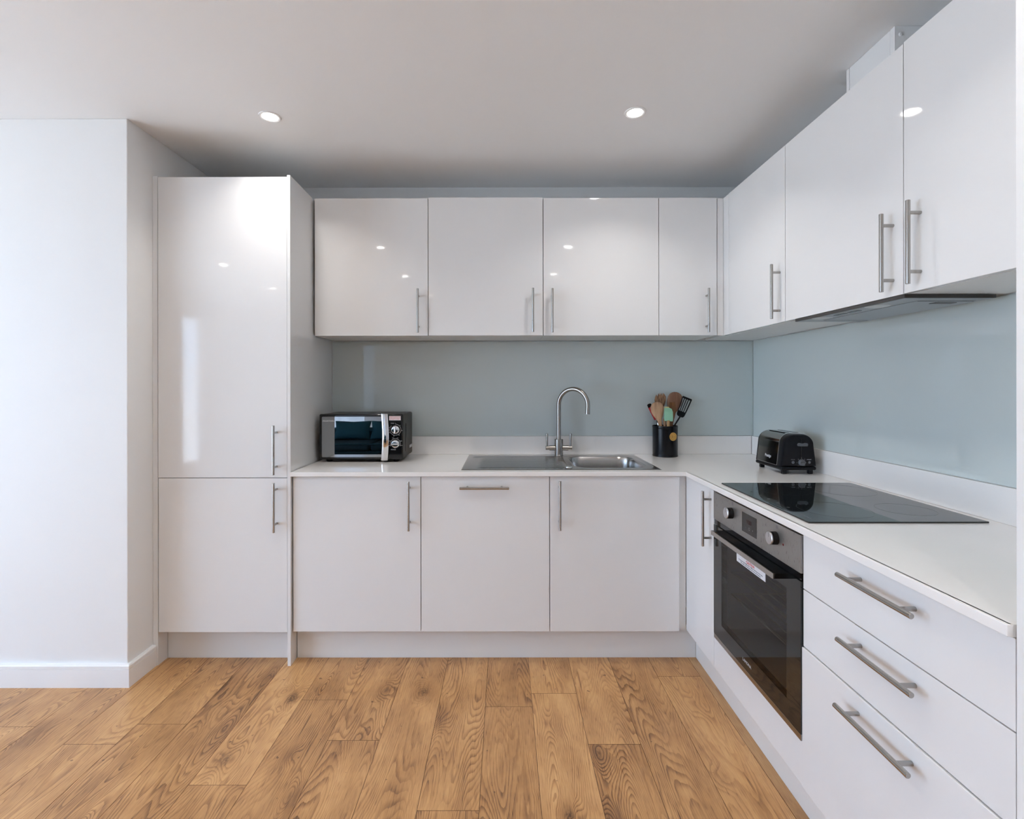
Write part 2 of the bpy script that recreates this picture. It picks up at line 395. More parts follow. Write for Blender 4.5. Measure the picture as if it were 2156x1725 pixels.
# ------------------------------------------------------------------ bar handles
def bar_handle(parent, p0, p1, out):     # p0,p1: bar ends; out: unit vector from the door to the bar
    p0, p1, out = Vector(p0), Vector(p1), Vector(out); d = (p1 - p0).normalized()
    b = MB().cyl(p0, p1, .006, M['steel'], 24, .0008)
    for e in (p0 + d * .034, p1 - d * .034): b.cyl(e - out * .0352, e - out * .001, .005, M['steel'], 20)
    return b.build('handle', parent)
def slab_front(x0, x1, y, z0, z1): return MB().box(x0, x1, y, y + DT, z0, z1, M['gloss'], .0012)
def slab_left(x, y0, y1, z0, z1): return MB().box(x, x + DT, y0, y1, z0, z1, M['gloss'], .0012)
def carcass(x0, x1, y0, y1, z0, z1, open_side, parent, top=True, m='carcass'):
    k = .016; b = MB(); c = M[m]
    if open_side == 'front':
        b.box(x0, x0 + k, y0, y1, z0, z1, c).box(x1 - k, x1, y0, y1, z0, z1, c).box(x0 + k, x1 - k, y1 - k, y1, z0, z1, c)
    else:
        b.box(x0, x1, y0, y0 + k, z0, z1, c).box(x0, x1, y1 - k, y1, z0, z1, c).box(x1 - k, x1, y0 + k, y1 - k, z0, z1, c)
    i0, i1, j0, j1 = (x0 + k, x1 - k, y0, y1 - k) if open_side == 'front' else (x0, x1 - k, y0 + k, y1 - k)
    b.box(i0, i1, j0, j1, z0, z0 + k, c)
    if top: b.box(i0, i1, j0, j1, z1 - k, z1, c)
    return b.build('carcass', parent, False)
G = .0025
# ---- tall fridge-freezer housing at left
TY = 2.3202
r = thing('tall_cabinet', 'tall gloss white two-door cabinet standing against the left wall', 'cabinet', (-1.31, 2.6, 0))
carcass(-1.6075, -1.0085, TY + DT + G, 2.925, .153, 2.264, 'front', r)
d = slab_front(-1.606, -1.0085, TY, .8727, 2.2663).build('upper_door', r)
bar_handle(d, (-1.0565, TY - .035, .890), (-1.0565, TY - .035, 1.1166), (0, -1, 0))
d = slab_front(-1.6045, -1.0085, TY, .1562, .8700).build('lower_door', r)
bar_handle(d, (-1.0555, TY - .035, .627), (-1.0555, TY - .035, .854), (0, -1, 0))
o = MB().box(NIBX + .0005, -1.610, 2.3235, 2.920, 0, 2.272, M['gloss'], .001).build('filler_panel'); based(o, (-1.622, 2.6, 0))
tag(o, 'narrow white filler panel between the left wall and the tall cabinet', 'filler panel')
PX0, PX1 = -1.0065, -.9917
b = MB().hexa([(PX0, 2.318, 0), (PX1, 2.318, 0), (PX1 - .015, 2.922, 0), (PX0, 2.922, 0)],
              [(PX0, 2.318, 2.2735), (PX1, 2.318, 2.2735), (PX1 - .015, 2.922, 2.2735), (PX0, 2.922, 2.2735)], M['gloss'], .0008)
o = b.build('end_panel'); based(o, (-.999, 2.6, 0)); tag(o, 'full-height white end panel on the right side of the tall cabinet', 'end panel')

# ---- base units of the back run
EN = [(-.9860, -.3922), (-.3892, .2067), (.2097, .8105)]
names = [('base_cabinet', 'white base cabinet below the microwave, upright bar handle at its right edge', 'cabinet'),
         ('integrated_dishwasher', 'white appliance door below the draining board with a horizontal bar handle', 'dishwasher'),
         ('base_cabinet', 'white base cabinet below the sink bowl, upright bar handle at its left edge', 'cabinet')]
for k, (x0, x1) in enumerate(EN):
    r = thing(*names[k], ((x0 + x1) / 2, 2.6, .15), 'base units of the back run')
    carcass(x0 + .001, x1 - .001, BY + DT + G, 2.90, .153, .869, 'front', r, top=False)
    d = slab_front(x0, x1, BY, .1528, .8732).build('door', r)
    y = BY - .035
    if k == 0: bar_handle(d, (-.4423, y, .630), (-.4423, y, .8575), (0, -1, 0))
    elif k == 1: bar_handle(d, (-.2083, y, .8258), (.0192, y, .8258), (0, -1, 0))
    else: bar_handle(d, (.2535, y, .6315), (.2535, y, .8595), (0, -1, 0))
o = MB().box(.8125, .8478, BY + .019, BY + .037, .1545, .8755, M['carcass']).box(.8295, .8478, BY + .037, BY + .066, .1545, .8700, M['carcass']).build('corner_post'); based(o, (.83, BY + .028, .1545))
tag(o, 'recessed white corner post between the sink cabinet and the narrow door', 'filler panel')
# ---- base units of the right run
r = thing('narrow_base_cabinet', 'narrow white base cabinet in the corner, left of the oven', 'cabinet', (1.1, 2.19, .15))
carcass(BX + DT + G, 1.42, 2.052, 2.324, .153, .869, 'left', r)
d = slab_left(BX, 2.0375, 2.3490, .153, .8745).build('door', r)
bar_handle(d, (BX - .035, 2.063, .6355), (BX - .035, 2.063, .862), (-1, 0, 0))
o = MB().box(BX, BX + DT, 1.430, 2.0355, .1535, .2785, M['gloss'], .001).box(BX + DT, .935, 1.432, 2.030, .1535, .1695, M['carcass']).build('oven_base_panel'); based(o, (BX + .009, 1.73, .1535))
tag(o, 'low white panel below the built-in oven', 'cabinet panel')
r = thing('drawer_unit', 'white three-drawer base unit right of the oven', 'drawer unit', (1.1, 1.13, .15))
carcass(BX + DT + G, 1.42, .838, 1.4255, .153, .869, 'left', r)
for z0, z1, dx, hz, hy in ((.7185, .8745, 0, .8330, 0), (.5550, .7160, 0, .6745, 0), (.153, .5515, -.003, .5095, .005)):
    d = slab_left(BX + dx, .8345, 1.4275 + (.002 if dx else 0), z0, z1).build('drawer', r)
    bar_handle(d, (BX + dx - .035, 1.0045 + hy, hz), (BX + dx - .035, 1.2305 + hy, hz), (-1, 0, 0))
# ---- plinths
for x0, x1, lab in ((-1.6085, -1.0075, 'white plinth board under the tall cabinet'), (-.9905, .9085, 'white plinth board under the back run of base cabinets')):
    o = MB().box(x0, x1, 2.3891, 2.405, .0005, .1505, M['carcass'], .001).build('plinth'); based(o, ((x0 + x1) / 2, 2.397, .0005))
    tag(o, lab, 'plinth', 'plinth boards')
o = MB().box(.9089, .925, .836, 2.3886, .0005, .1505, M['carcass'], .001).build('plinth'); based(o, (.917, 1.6, .0005))
tag(o, 'white plinth board along the floor under the oven and drawers', 'plinth', 'plinth boards')

# ------------------------------------------------------------------ worktop, upstands, glass
WF, WL = 2.3156, .8351
SX0, SX1, SY0, SY1 = -.207, .743, 2.3675, 2.885
hx0, hx1, hy0, hy1 = SX0 + .012, SX1 - .012, SY0 + .012, SY1 - .012
b = MB(); q = M['quartz']; z0, z1 = .8766, ZW
def slab(x0, x1, y0, y1): b.box(x0, x1, y0, y1, z0, z1, q)
b.box(-.9913, .8405, WF, WF + .012, z0, z1, q, .0025); b.box(-.9955, -.9905, WF, WF + .0022, z0, z1, q, .0008)
b.box(WL, WL + .012, .8345, WF + .006, z0, z1, q, .0025)
slab(-.9905, hx0, WF + .006, 2.920); slab(hx1, 1.442, WF + .006, 2.920); slab(hx0, hx1, WF + .006, hy0); slab(hx0, hx1, hy1, 2.920)
slab(WL + .006, 1.442, .8352, WF + .0065)
o = b.build('worktop'); based(o, (0, 2.6, z0)); tag(o, 'L-shaped white quartz worktop running along both walls', 'worktop')
o = MB().box(-1.0015, 1.4335, 2.9145, 2.9300, ZW + .0003, 1.0035, q, .0012).build('upstand'); based(o, (.2, 2.918, ZW))
tag(o, 'white quartz upstand along the back wall behind the sink', 'upstand', 'worktop upstands')
o = MB().box(1.4345, 1.4550, .8335, 2.9135, ZW + .0003, 1.0035, q, .0012).build('upstand'); based(o, (1.4385, 1.9, ZW))
tag(o, 'white quartz upstand along the right wall beside the hob', 'upstand', 'worktop upstands')
o = MB().box(-1.004, 1.4465, 2.9220, 2.9280, 1.0042, 1.5560, M['splash'], .0008).build('glass_splashback'); based(o, (.2, 2.925, 1.0042))
tag(o, 'pale blue-grey glass splashback on the back wall behind the tap', 'splashback', 'glass splashbacks')
o = MB().box(1.4470, 1.4530, .8335, 2.9212, 1.0042, 1.5560, M['splash'], .0008).build('glass_splashback'); based(o, (1.45, 1.9, 1.0042))
tag(o, 'pale blue-grey glass splashback on the right wall above the hob', 'splashback', 'glass splashbacks')

# ------------------------------------------------------------------ wall units
ZB, ZT = 1.5572, 2.2728
wd = [(-.9874, -.3987, 0, -.4463), (-.3957, .1994, .0035, .1457), (.2024, .8005, 0, .2455), (.8035, 1.1035, 0, 1.0480)]
wl = ['white wall cabinet next to the tall cabinet, leftmost above the microwave', 'white wall cabinet second from the tall cabinet, handle at its right edge',
      'white wall cabinet above the sink, handle at its left edge', 'half-width white wall cabinet at the corner end of the back wall']
for (x0, x1, dz, hx), lab in zip(wd, wl):
    r = thing('wall_cabinet', lab, 'cabinet', ((x0 + x1) / 2, 2.76, ZB), 'wall cabinets on the back wall')
    carcass(x0 + .0005, x1 + .0022, WY + DT + G, 2.9195 - .022, ZB + .0006, ZT - .004, 'front', r)
    d = slab_front(x0, x1, WY, ZB + dz * .3, ZT + dz).build('door', r)
    bar_handle(d, (hx, WY - .035, 1.570 + dz * .6), (hx, WY - .035, 1.7965 + dz * .6), (0, -1, 0))
r = thing('corner_wall_cabinet', 'narrow white corner section where the two rows of wall cabinets meet', 'cabinet', (1.13, 2.59, ZB))
MB().box(1.1075, 1.1385, WY + .004, WY + .020, ZB, ZT - .001, M['gloss'], .001).build('front_post', r)
MB().box(WX, WX + .016, 2.5518, WY + .020, ZB, ZT - .001, M['gloss'], .001).build('side_post', r)
MB().box(WX + .020, 1.4445, 2.5545, 2.9195 - .022, ZB + .0006, ZT - .004, M['carcass']).build('carcass', r, False)
we = [(2.0387, 2.5505, 0, 2.0757, 'white wall cabinet in the corner of the right wall, left of the hood', 1.5717, 1.7979),
      (1.4352, 2.0357, 0, 1.4718, 'white wall cabinet holding the extractor hood', 1.5696, 1.7984),
      (.8345, 1.4322, .003, 1.3747, 'nearest white wall cabinet on the right wall, next to the wall end', 1.574, 1.8036)]
for k, (y0, y1, dz, hy, lab, h0, h1) in enumerate(we):
    r = thing('wall_cabinet', lab, 'cabinet', (1.29, (y0 + y1) / 2, ZB), 'wall cabinets on the right wall')
    carcass(WX + DT + G, 1.4445 - .012, y0 + .0008, y1 + .002, ZB + (.0006 if k != 1 else .030), ZT - .004, 'left', r)
    d = slab_left(WX, y0, y1, ZB + dz * .3, ZT + dz).build('door', r)
    bar_handle(d, (WX - .035, hy, h0), (WX - .035, hy, h1), (-1, 0, 0))
# ---- extractor hood
HX0, HX1, HY0, HY1, HZ0, HZ1 = 1.1425, 1.406, 1.434, 1.972, 1.5454, 1.5566
r = thing('extractor_hood', 'flat grey extractor hood under the right wall cabinet above the hob', 'extractor hood', (1.27, 1.70, HZ0))
b = MB().box(HX0, HX1, HY0, HY1, HZ0 + .0008, HZ1, M['hooddark'], .0008).box(HX0 + .004, HX1 - .004, HY0 + .004, HY1 - .004, HZ0, HZ0 + .0012, M['hood'])
b.box(WX + .024, 1.42, 1.455, 2.015, HZ1, HZ1 + .025, M['carcass']); b.build('body', r)
b = MB().box(1.215, 1.385, 1.475, 1.915, HZ0 - .0015, HZ0 - .0001, M['hood'], .0006)
b.box(1.218, 1.382, 1.478, 1.480, HZ0 - .0021, HZ0 - .0015, M['hooddark']).box(1.218, 1.382, 1.909, 1.911, HZ0 - .0021, HZ0 - .0015, M['hooddark'])
b.build('grease_filter', r)
MB().box(1.285, 1.350, 1.497, 1.520, HZ0 - .0030, HZ0 - .0016, M['hooddark'], .0005).build('filter_catch', r)
for y in (1.585, 1.86): MB().lathe([(0, -.0022), (.026, -.0022), (.028, -.0004), (.033, -.0004), (.034, -.0001), (0, -.0001)], (1.178, y, HZ0), M['frost'], 40).build('lamp_lens', r)
for y0, y1 in ((1.665, 1.715), (1.735, 1.785)): MB().box(1.170, 1.186, y0, y1, HZ0 - .0012, HZ0 - .0001, M['black'], .0004).build('control_slot', r)

# ---- boxed duct above the wall cabinets
r = thing('duct_casing', 'white boxed-in duct above the right wall cabinets, up to the ceiling', 'duct casing', (1.36, 1.73, ZT))
MB().box(1.2630, 1.4545, 1.619, 1.848, ZT + .004, ZC - .0008, M['trim']).build('box', r, False)
for y0, y1 in ((1.619, 1.6375), (1.834, 1.848)): MB().box(1.2605, 1.2629, y0, y1, ZT + .004, ZC - .0008, M['trim'], .0005).build('edge_strip', r)
MB().box(1.2618, 1.2629, 1.6415, 1.8315, ZT + .004, ZC - .0008, M['trim']).build('face_board', r)
MB().lathe([(0, -.004), (.005, -.0035), (.0068, -.001), (.007, -.0002), (0, -.0002)], (1.2790, 1.619, 2.4285), M['trim'], 24, 'y').build('screw_cap', r)

# ------------------------------------------------------------------ ceiling downlights
LAMP_W = 2.35
lamps = [(-1.0085, 2.155), (.5555, 2.129), (-1.035, 1.02), (.53, 1.03), (-1.05, -.08), (.51, 0.), (-.95, -1.2), (.5, -1.2), (-2.68, -.13), (-2.75, -1.3)]
ll = ['recessed round ceiling downlight above the tall cabinet', 'recessed round ceiling downlight above the sink', 'recessed downlight one row nearer, left column', 'recessed downlight one row nearer, right column',
      'recessed downlight over the camera, left column', 'recessed downlight over the camera, right column', 'recessed downlight furthest from the kitchen, left column', 'recessed downlight furthest from the kitchen, right column',
      'recessed downlight by the balcony door', 'recessed downlight by the narrow window']
proto = None
for (x, y), lab in zip(lamps, ll):
    if proto is None:
        r = proto = thing('downlight', lab, 'ceiling light', (x, y, ZC), 'recessed downlights')
        MB().lathe([(.032, .0), (.033, -.003), (.040, -.0046), (.0445, -.0030), (.0455, -.0002), (.032, -.0001)], (x, y, ZC), M['trim'], 48).build('ring', r)
        MB().lathe([(0, -.0022), (.031, -.0022), (.0318, -.0010), (0, -.0006)], (x, y, ZC), M['downlight'], 40).build('lens', r)
    else:
        r = proto.copy(); COL.objects.link(r); r.location = (x, y, ZC); r['label'] = lab
        for ch in proto.children: c = ch.copy(); COL.objects.link(c); c.parent = r
for x, y in lamps:
    l = bpy.data.lights.new('downlight_beam', 'AREA'); l.shape = 'DISK'; l.size = .058; l.spread = math.radians(118); l.energy = LAMP_W; l.color = (1., .962, .91)
    o = bpy.data.objects.new('downlight_beam', l); COL.objects.link(o); o.location = (x, y, ZC - .0052)

# ------------------------------------------------------------------ oven
OX, OY0, OY1, OZ0, OZ1 = .8430, 1.4285, 2.0270, .2815, .8685
r = thing('built_in_oven', 'built-in single oven with steel control panel and black glass door', 'oven', (1.1, 1.73, OZ0))
b = MB(); c = M['ovenin']
b.box(.870, 1.405, OY0 + .015, OY0 + .045, OZ0 + .01, OZ1 - .004, c).box(.870, 1.405, OY1 - .045, OY1 - .015, OZ0 + .01, OZ1 - .004, c).box(1.375, 1.405, OY0 + .045, OY1 - .045, OZ0 + .01, OZ1 - .004, c)
b.box(.870, 1.375, OY0 + .045, OY1 - .045, OZ0 + .01, .335, c).box(.870, 1.375, OY0 + .045, OY1 - .045, .725, OZ1 - .004, c)
b.build('oven_body', r, False)
MB().box(OX, .8695, OY0 + .001, OY1 - .001, .7595, OZ1, M['fascia'], .0012).build('control_panel', r)
MB().box(OX + .004, .8695, OY0 + .004, OY1 - .004, .7395, .7590, M['black']).build('vent_gap', r)
MB().box(OX + .0002, .866, OY0 + .002, OY1 - .002, OZ0, .2990, M['steel'], .0008).build('bottom_trim', r)
d = MB()
gy0, gy1, gz0, gz1 = OY0 + .002, OY1 - .002, .3005, .7365
wy0, wy1, wz0, wz1 = 1.502, 1.953, .3600, .6900
for y0, y1, z0_, z1_ in ((gy0, wy0, gz0, gz1), (wy1, gy1, gz0, gz1), (wy0, wy1, gz0, wz0), (wy0, wy1, wz1, gz1)): d.box(OX, .866, y0, y1, z0_, z1_, M['glassblk'])
d = d.build('oven_door', r, False)
MB().box(OX + .0001, OX + .0045, wy0, wy1, wz0, wz1, M['ovenwin']).build('window', d, False)
b = MB().box(.8040, OX - .0002, 1.5005, 1.9495, .7175, .7335, M['black'], .0006).box(.8010, .8039, 1.5005, 1.9495, .7170, .7340, M['steel'], .0005); b.build('handle', d)
MB().text('LAMONA', .0150, face_left(OX - .0003, 1.780, .3230), M['mark'], xs=.98).build('lettering', d, False)
lb = MB().box(OX - .0006, OX - .0001, 1.6225, 1.8237, .6595, .7080, M['white'])
lb.text('CAUTION', .0128, face_left(OX - .0008, 1.723, .6760), M['red'], align='CENTER', bold=.0003)
lb.text('Do not place foil, baking trays or dishes on the base of the oven,', .0062, face_left(OX - .0008, 1.723, .6700), M['navy'], align='CENTER', xs=1.03, bold=.0001)
lb.text('This could cause damage to the oven and furniture', .0062, face_left(OX - .0008, 1.723, .6632), M['navy'], align='CENTER', xs=1.12, bold=.0001)
lb.build('caution_label', d, False, label='white paper caution label with red and blue print')
for y in (1.8640, 1.5600):
    k = MB().lathe([(0, -.0195), (.0190, -.0195), (.0200, -.0170), (.0204, -.0003), (0, -.0003)], (OX, y, .8217), M['black'], 40, 'x').build('knob', r)
    MB().lathe([(0, -.0235), (.0185, -.0235), (.0199, -.0222), (.0203, -.0190), (.0190, -.0196), (0, -.0196)], (OX, y, .8217), M['knobface'], 40, 'x').box(OX - .0239, OX - .0234, y - .0009, y + .0009, .8255, .8405, M['grey']).build('knob_face', k)
ds = MB().box(OX - .0008, OX - .0001, 1.6790, 1.7817, .7815, .8490, M['black'], .0003)
ds.text('1103', .0200, face_left(OX - .0011, 1.750, .8155), M['digits'], xs=.92)
ds.text('-', .012, face_left(OX - .0011, 1.755, .798), M['grey']).ring((0, 0), .0042, .0052, face_left(OX - .0011, 1.728, .8005), M['grey']).text('+', .010, face_left(OX - .0011, 1.7075, .7975), M['grey'])
ds.build('display', r, False)
MB().lathe([(0, -.0016), (.0030, -.0014), (.0036, -.0002), (0, -.0002)], (OX, 1.519, .8140), M['lamp'], 20, 'x').build('indicator_light', r)
for y, z, bars in ((1.856, .8575, 1), (1.5535, .8575, 2)):
    b = MB(); f = face_left(OX - .0004, y, z); w, h = .0045, .005
    for xx0, xx1, yy0, yy1 in ((-w, w, h - .0006, h), (-w, w, -h, -h + .0006), (-w, -w + .0006, -h, h), (w - .0006, w, -h, h)): b.prism([(xx0, yy0), (xx1, yy0), (xx1, yy1), (xx0, yy1)], .0002, f, M['navy'])
    for q in range(bars): b.prism([(-.0025, -.0018 + q * .0032), (.0025, -.0018 + q * .0032), (.0025, -.001 + q * .0032), (-.0025, -.001 + q * .0032)], .0002, f, M['navy'])
    b.build('panel_symbol', r, False)
for z in (.475, .560):
    b = MB()
    for k in range(14): b.cyl((.90 + .034 * k, 1.480, z), (.90 + .034 * k, 1.975, z), .0017, M['wire'], 8)
    for y in (1.480, 1.975): b.cyl((.892, y, z), (1.36, y, z), .003, M['wire'], 8)
    b.cyl((.892, 1.480, z), (.892, 1.975, z), .0034, M['wire'], 8); b.build('oven_rack', r)

# ------------------------------------------------------------------ hob
r = thing('hob', 'black glass induction hob set in the right worktop beside the toaster', 'hob', (1.137, 1.74, ZW))
HBX0, HBX1, HBY0, HBY1 = .8770, 1.3970, 1.4472, 2.0300
MB().box(HBX0, HBX1, HBY0, HBY1, ZW + .0002, ZW + .0048, M['glassblk'], .0008).build('glass', r)
zt = ZW + .0049
for cx, cy, rr in ((1.045, 1.885, .090), (1.045, 1.592, .105), (1.270, 1.885, .105), (1.270, 1.592, .080)):
    MB().ring((0, 0), rr - .0009, rr, face_up(cx, cy, zt), M['faint'], h=.0001).build('zone_mark', r, False)
for y in (1.86, 1.80, 1.74, 1.68, 1.62):
    MB().ring((0, 0), .0040, .0048, face_up(.915, y, zt), M['dimp'], h=.0001, seg=24).text('+' if int(y * 50) % 2 else '-', .009, face_up(.9115, y + .0025, zt), M['dimp'], .0001).build('touch_mark', r, False)
MB().text('LAMONA', .0125, face_up(.8985, 1.532, zt), M['dimp'], .0001).build('lettering', r, False)

# ------------------------------------------------------------------ sink and tap
r = thing('sink', 'stainless steel inset sink with a ribbed draining board left of the bowl', 'sink', (.27, 2.62, ZW))
BXa, BXb, BYa, BYb, BR, BD = .345, .702, 2.425, 2.805, .075, .155
def sdf(x, y, a, c, e, g, rad):
    cx, cy = (a + c) / 2, (e + g) / 2; qx, qy = abs(x - cx) - (c - a) / 2 + rad, abs(y - cy) - (g - e) / 2 + rad
    return math.hypot(max(qx, 0), max(qy, 0)) + min(max(qx, qy), 0) - rad
def sstep(a, c, v): v = max(0, min(1, (v - a) / (c - a))); return v * v * (3 - 2 * v)
def sink_z(x, y):
    e = min(x - SX0, SX1 - x, y - SY0, SY1 - y)
    z = ZW + .0006 + .0026 * sstep(0, .006, e)
    z -= .0016 * sstep(.0, .004, -sdf(x, y, BXa - .035, BXb + .026, BYa - .036, BYb + .034, .085))
    dd = sdf(x, y, SX0 + .028, .315, SY0 + .018, SY1 - .075, .02)
    if dd < 0:
        z -= .0034 * sstep(0, .006, -dd)
        yy = (y - (SY0 + .07)) / .0385
        if .02 < yy < 9.2: z += .0026 * (.5 + .5 * math.cos(2 * PI * yy)) ** 2 * sstep(SX0 + .06, SX0 + .10, x) * sstep(.310, .288, x) if x > 0 else .0026 * (.5 + .5 * math.cos(2 * PI * yy)) ** 2 * sstep(SX0 + .06, SX0 + .10, x)
    ds_ = sdf(x, y, BXa, BXb, BYa, BYb, BR)
    z -= BD * sstep(0, .022, -ds_) + .012 * sstep(.02, .16, -ds_)
    return z
def steps(lo, hi, h): n = max(1, round((hi - lo) / h)); return [lo + (hi - lo) * i / n for i in range(n + 1)]
def hfield(xs, ys, name):
    b = MB(); t = b.bm; i = b.mi(M['sink']); g = [[t.verts.new((x, y, sink_z(x, y))) for x in xs] for y in ys]
    for a in range(len(ys) - 1):
        for c in range(len(xs) - 1): t.faces.new((g[a][c], g[a][c + 1], g[a + 1][c + 1], g[a + 1][c]))
    o = b.build(name, r, False); o.data.shade_smooth(); return o
ys = steps(SY0, SY0 + .008, .002)[:-1] + steps(SY0 + .008, SY1 - .008, .0035)[:-1] + steps(SY1 - .008, SY1, .002)
hfield(steps(SX0, SX0 + .008, .002)[:-1] + steps(SX0 + .008, .325, .005), ys, 'draining_board')
hfield(steps(.325, SX1 - .008, .0035)[:-1] + steps(SX1 - .008, SX1, .002), ys, 'bowl')
MB().lathe([(0, .0075), (.012, .0072), (.0165, .0055), (.0175, .0015), (.0165, -.001), (0, -.001)], (.309, 2.424, ZW + .0022), M['chrome'], 32).build('overflow_knob', r)
MB().lathe([(0, .004), (.030, .004), (.040, .0015), (.042, -.001), (0, -.001)], (.5235, 2.615, ZW + .0032 - BD - .012 - .0005), M['chrome'], 36).build('plug', r)

TX, TYY, TZ = .3065, 2.846, ZW + .0034
r = thing('kitchen_tap', 'brushed nickel mixer tap with a swan-neck spout behind the sink', 'tap', (TX, TYY, TZ))
MB().lathe([(0, 0), (.0255, 0), (.0255, .003), (.0245, .0045), (.0245, .0900), (.0235, .0920), (.0122, .0925), (0, .0925)], (TX, TYY, TZ), M['tap'], 48).build('body', r)
ang = math.radians(35); ux, uy = math.cos(ang), -math.sin(ang); R = .0905; zc = TZ + .285
path = [(TX, TYY, TZ + .088), (TX, TYY, TZ + .15), (TX, TYY, TZ + .22)]
for k in range(0, 29):
    a = PI - (PI + .10) * k / 28; e = R + R * math.cos(a); path.append((TX + ux * e, TYY + uy * e, zc + R * 1.02 * math.sin(a)))
pe = Vector(path[-1]); dn = (Vector(path[-1]) - Vector(path[-2])).normalized()
for q in (.012, .030): path.append(tuple(pe + dn * q))
b = MB().tube(path, .0121, M['tap'], 28); e = pe + dn * .030
b.tube([e - dn * .014, e - dn * .0138, e + dn * .006], [.0121, .0129, .0129], M['tap'], 28); b.build('spout', r)
zx = TZ + .0425
for sgn in (-1, 1):
    X = lambda dd: TX + sgn * dd
    MB().tube([(X(.020), TYY, zx), (X(.051), TYY, zx), (X(.0512), TYY, zx), (X(.054), TYY, zx), (X(.0542), TYY, zx)], [.0145, .0145, .0138, .0138, .0118], M['tap'], 28).build('valve', r)
    l = MB().tube([(X(.0535), TYY, zx), (X(.0735), TYY, zx), (X(.0745), TYY, zx)], [.0116, .0116, .0104], M['tap'], 28)
    l.tube([(X(.0665), TYY, zx + .008), (X(.0668), TYY, zx + .040), (X(.0672), TYY, zx + .076), (X(.0673), TYY, zx + .0805), (X(.0673), TYY, zx + .0825)], [.0052, .0062, .0072, .0066, .0035], M['tap'], 20)
    l.build('lever', r)

# ------------------------------------------------------------------ microwave
MX0, MX1, MY, MZ0, MZ1 = -.9705, -.5330, 2.6200, .9115, 1.1495
r = thing('microwave', 'black microwave with mirrored door and two chrome dials on the worktop', 'microwave', (-.75, 2.76, ZW))
MB().box(MX0 + .004, MX1 - .001, MY + .012, 2.895, MZ0 + .001, MZ1 - .001, M['graphite'], .009, 3).build('casing', r)
MB().box(MX0, MX1, MY, MY + .014, MZ0, MZ1, M['black'], .0065, 3).build('fascia', r)
def rrect(x0, x1, y0, y1, rad, n=6):
    o = []
    for cx, cy, a in ((x1 - rad, y0 + rad, -PI / 2), (x1 - rad, y1 - rad, 0), (x0 + rad, y1 - rad, PI / 2), (x0 + rad, y0 + rad, PI)):
        for k in range(n + 1): o.append((cx + rad * math.cos(a + PI / 2 * k / n), cy + rad * math.sin(a + PI / 2 * k / n)))
    return o
wz = (1.1365 - (1.1365 - .9235))
dr = MB().prism(rrect(-.9565, -.6385, .9240, 1.1360, .006), .0010, face_front(0, MY - .0001, 0), M['mirror'], .0003).build('door_glass', r)
MB().text('Russell Hobbs', .0120, face_front(-.9480, MY - .0016, 1.1105), M['mark'], .0002, xs=.82, bold=.0002).text('||', .0095, face_front(-.9535, MY - .0016, 1.1110), M['mark'], .0002).build('lettering', dr, False)
# bowed chrome handle strip
b = MB(); t = b.bm; i = b.mi(M['chrome']); rows = []
for k in range(25):
    u = k / 24; z = .9075 + (1.1505 - .9075) * u; bow = math.sin(PI * u)
    xo = -.6455 + .0085 * bow; yo = MY - .0065 - .010 * bow
    prof = [(0, .005), (.0, 0), (.006, -.0025), (.017, -.004), (.028, -.0025), (.034, 0), (.034, .005)]
    rows.append([t.verts.new((xo + px, yo + py, z)) for px, py in prof])
for a, c in zip(rows[:-1], rows[1:]):
    for q in range(len(a)): t.faces.new((a[q], a[(q + 1) % len(a)], c[(q + 1) % len(a)], c[q]))
t.faces.new(rows[0]); t.faces.new(rows[-1][::-1]); bmesh.ops.recalc_face_normals(t, faces=t.faces[:]); b.build('door_handle', r)
for z in (.918, 1.140): MB().box(-.640, -.618, MY - .008, MY - .0001, z - .006, z + .006, M['black'], .001).build('handle_mount', r)
for z in (1.0675, .9935):
    k = MB().lathe([(0, -.012), (.0165, -.0125), (.0185, -.0115), (.0205, -.009), (.0232, -.0045), (.0238, -.0005), (0, -.0005)], (-.5720, MY, z), M['chrome'], 48, 'y')
    if z > 1.03: k.box(-.5745, -.5695, MY - .0245, MY - .011, z - .0185, z + .0185, M['chrome'], .002)
    else: k.box(-.5905, -.5535, MY - .0245, MY - .011, z - .0025, z + .0025, M['chrome'], .002)
    k.build('dial', r)
b = MB(); f1, f2 = face_front(-.5720, MY - .0004, 1.0675), face_front(-.5720, MY - .0004, .9935)
b.ring((0, 0), .0285, .0296, f1, M['mark'], PI * -1.25, PI * .5, h=.0002).ring((0, 0), .0265, .0276, f2, M['mark'], -.15 * PI, 1.15 * PI, h=.0002)
for k, tx in enumerate(('0', '5', '10', '15', '20', '25', '30')):
    a = PI / 2 - k * PI * 1.62 / 6; b.text(tx, .0062, f1 @ Matrix.Translation((.0335 * math.cos(a), .0335 * math.sin(a) - .002, 0)), M['mark'], .0002, 'CENTER')
for k, tx in enumerate(('LOW', 'DEF', 'MED', 'M.H', 'HIGH', 'MAX')):
    a = PI * 1.08 - k * PI * 1.16 / 5; b.text(tx, .0052, f2 @ Matrix.Translation((.0330 * math.cos(a), .0330 * math.sin(a) - .002, 0)), M['mark'], .0002, 'CENTER')
b.text('TIMER', .0065, face_front(-.5965, MY - .0004, 1.0985), M['mark'], .0002).text('POWER', .0075, face_front(-.5955, MY - .0004, .9610), M['mark'], .0002); b.build('panel_print', r, False)
lb = MB().box(-.6045, -.5440, MY - .0004, MY - .0001, 1.1165, 1.1390, M['white'])
for q, s_ in enumerate(('IMPORTANT SAFETY NOTICE', 'DO NOT OPERATE EMPTY AND', 'KEEP THE VENTS CLEAR OF', 'ANY OBJECTS AT ALL TIMES')): lb.text(s_, .0052, face_front(-.5742, MY - .0007, 1.1335 - .0046 * q), M['red'], .0002, 'CENTER', .78)
lb.build('safety_sticker', r, False, label='small white sticker with red print')
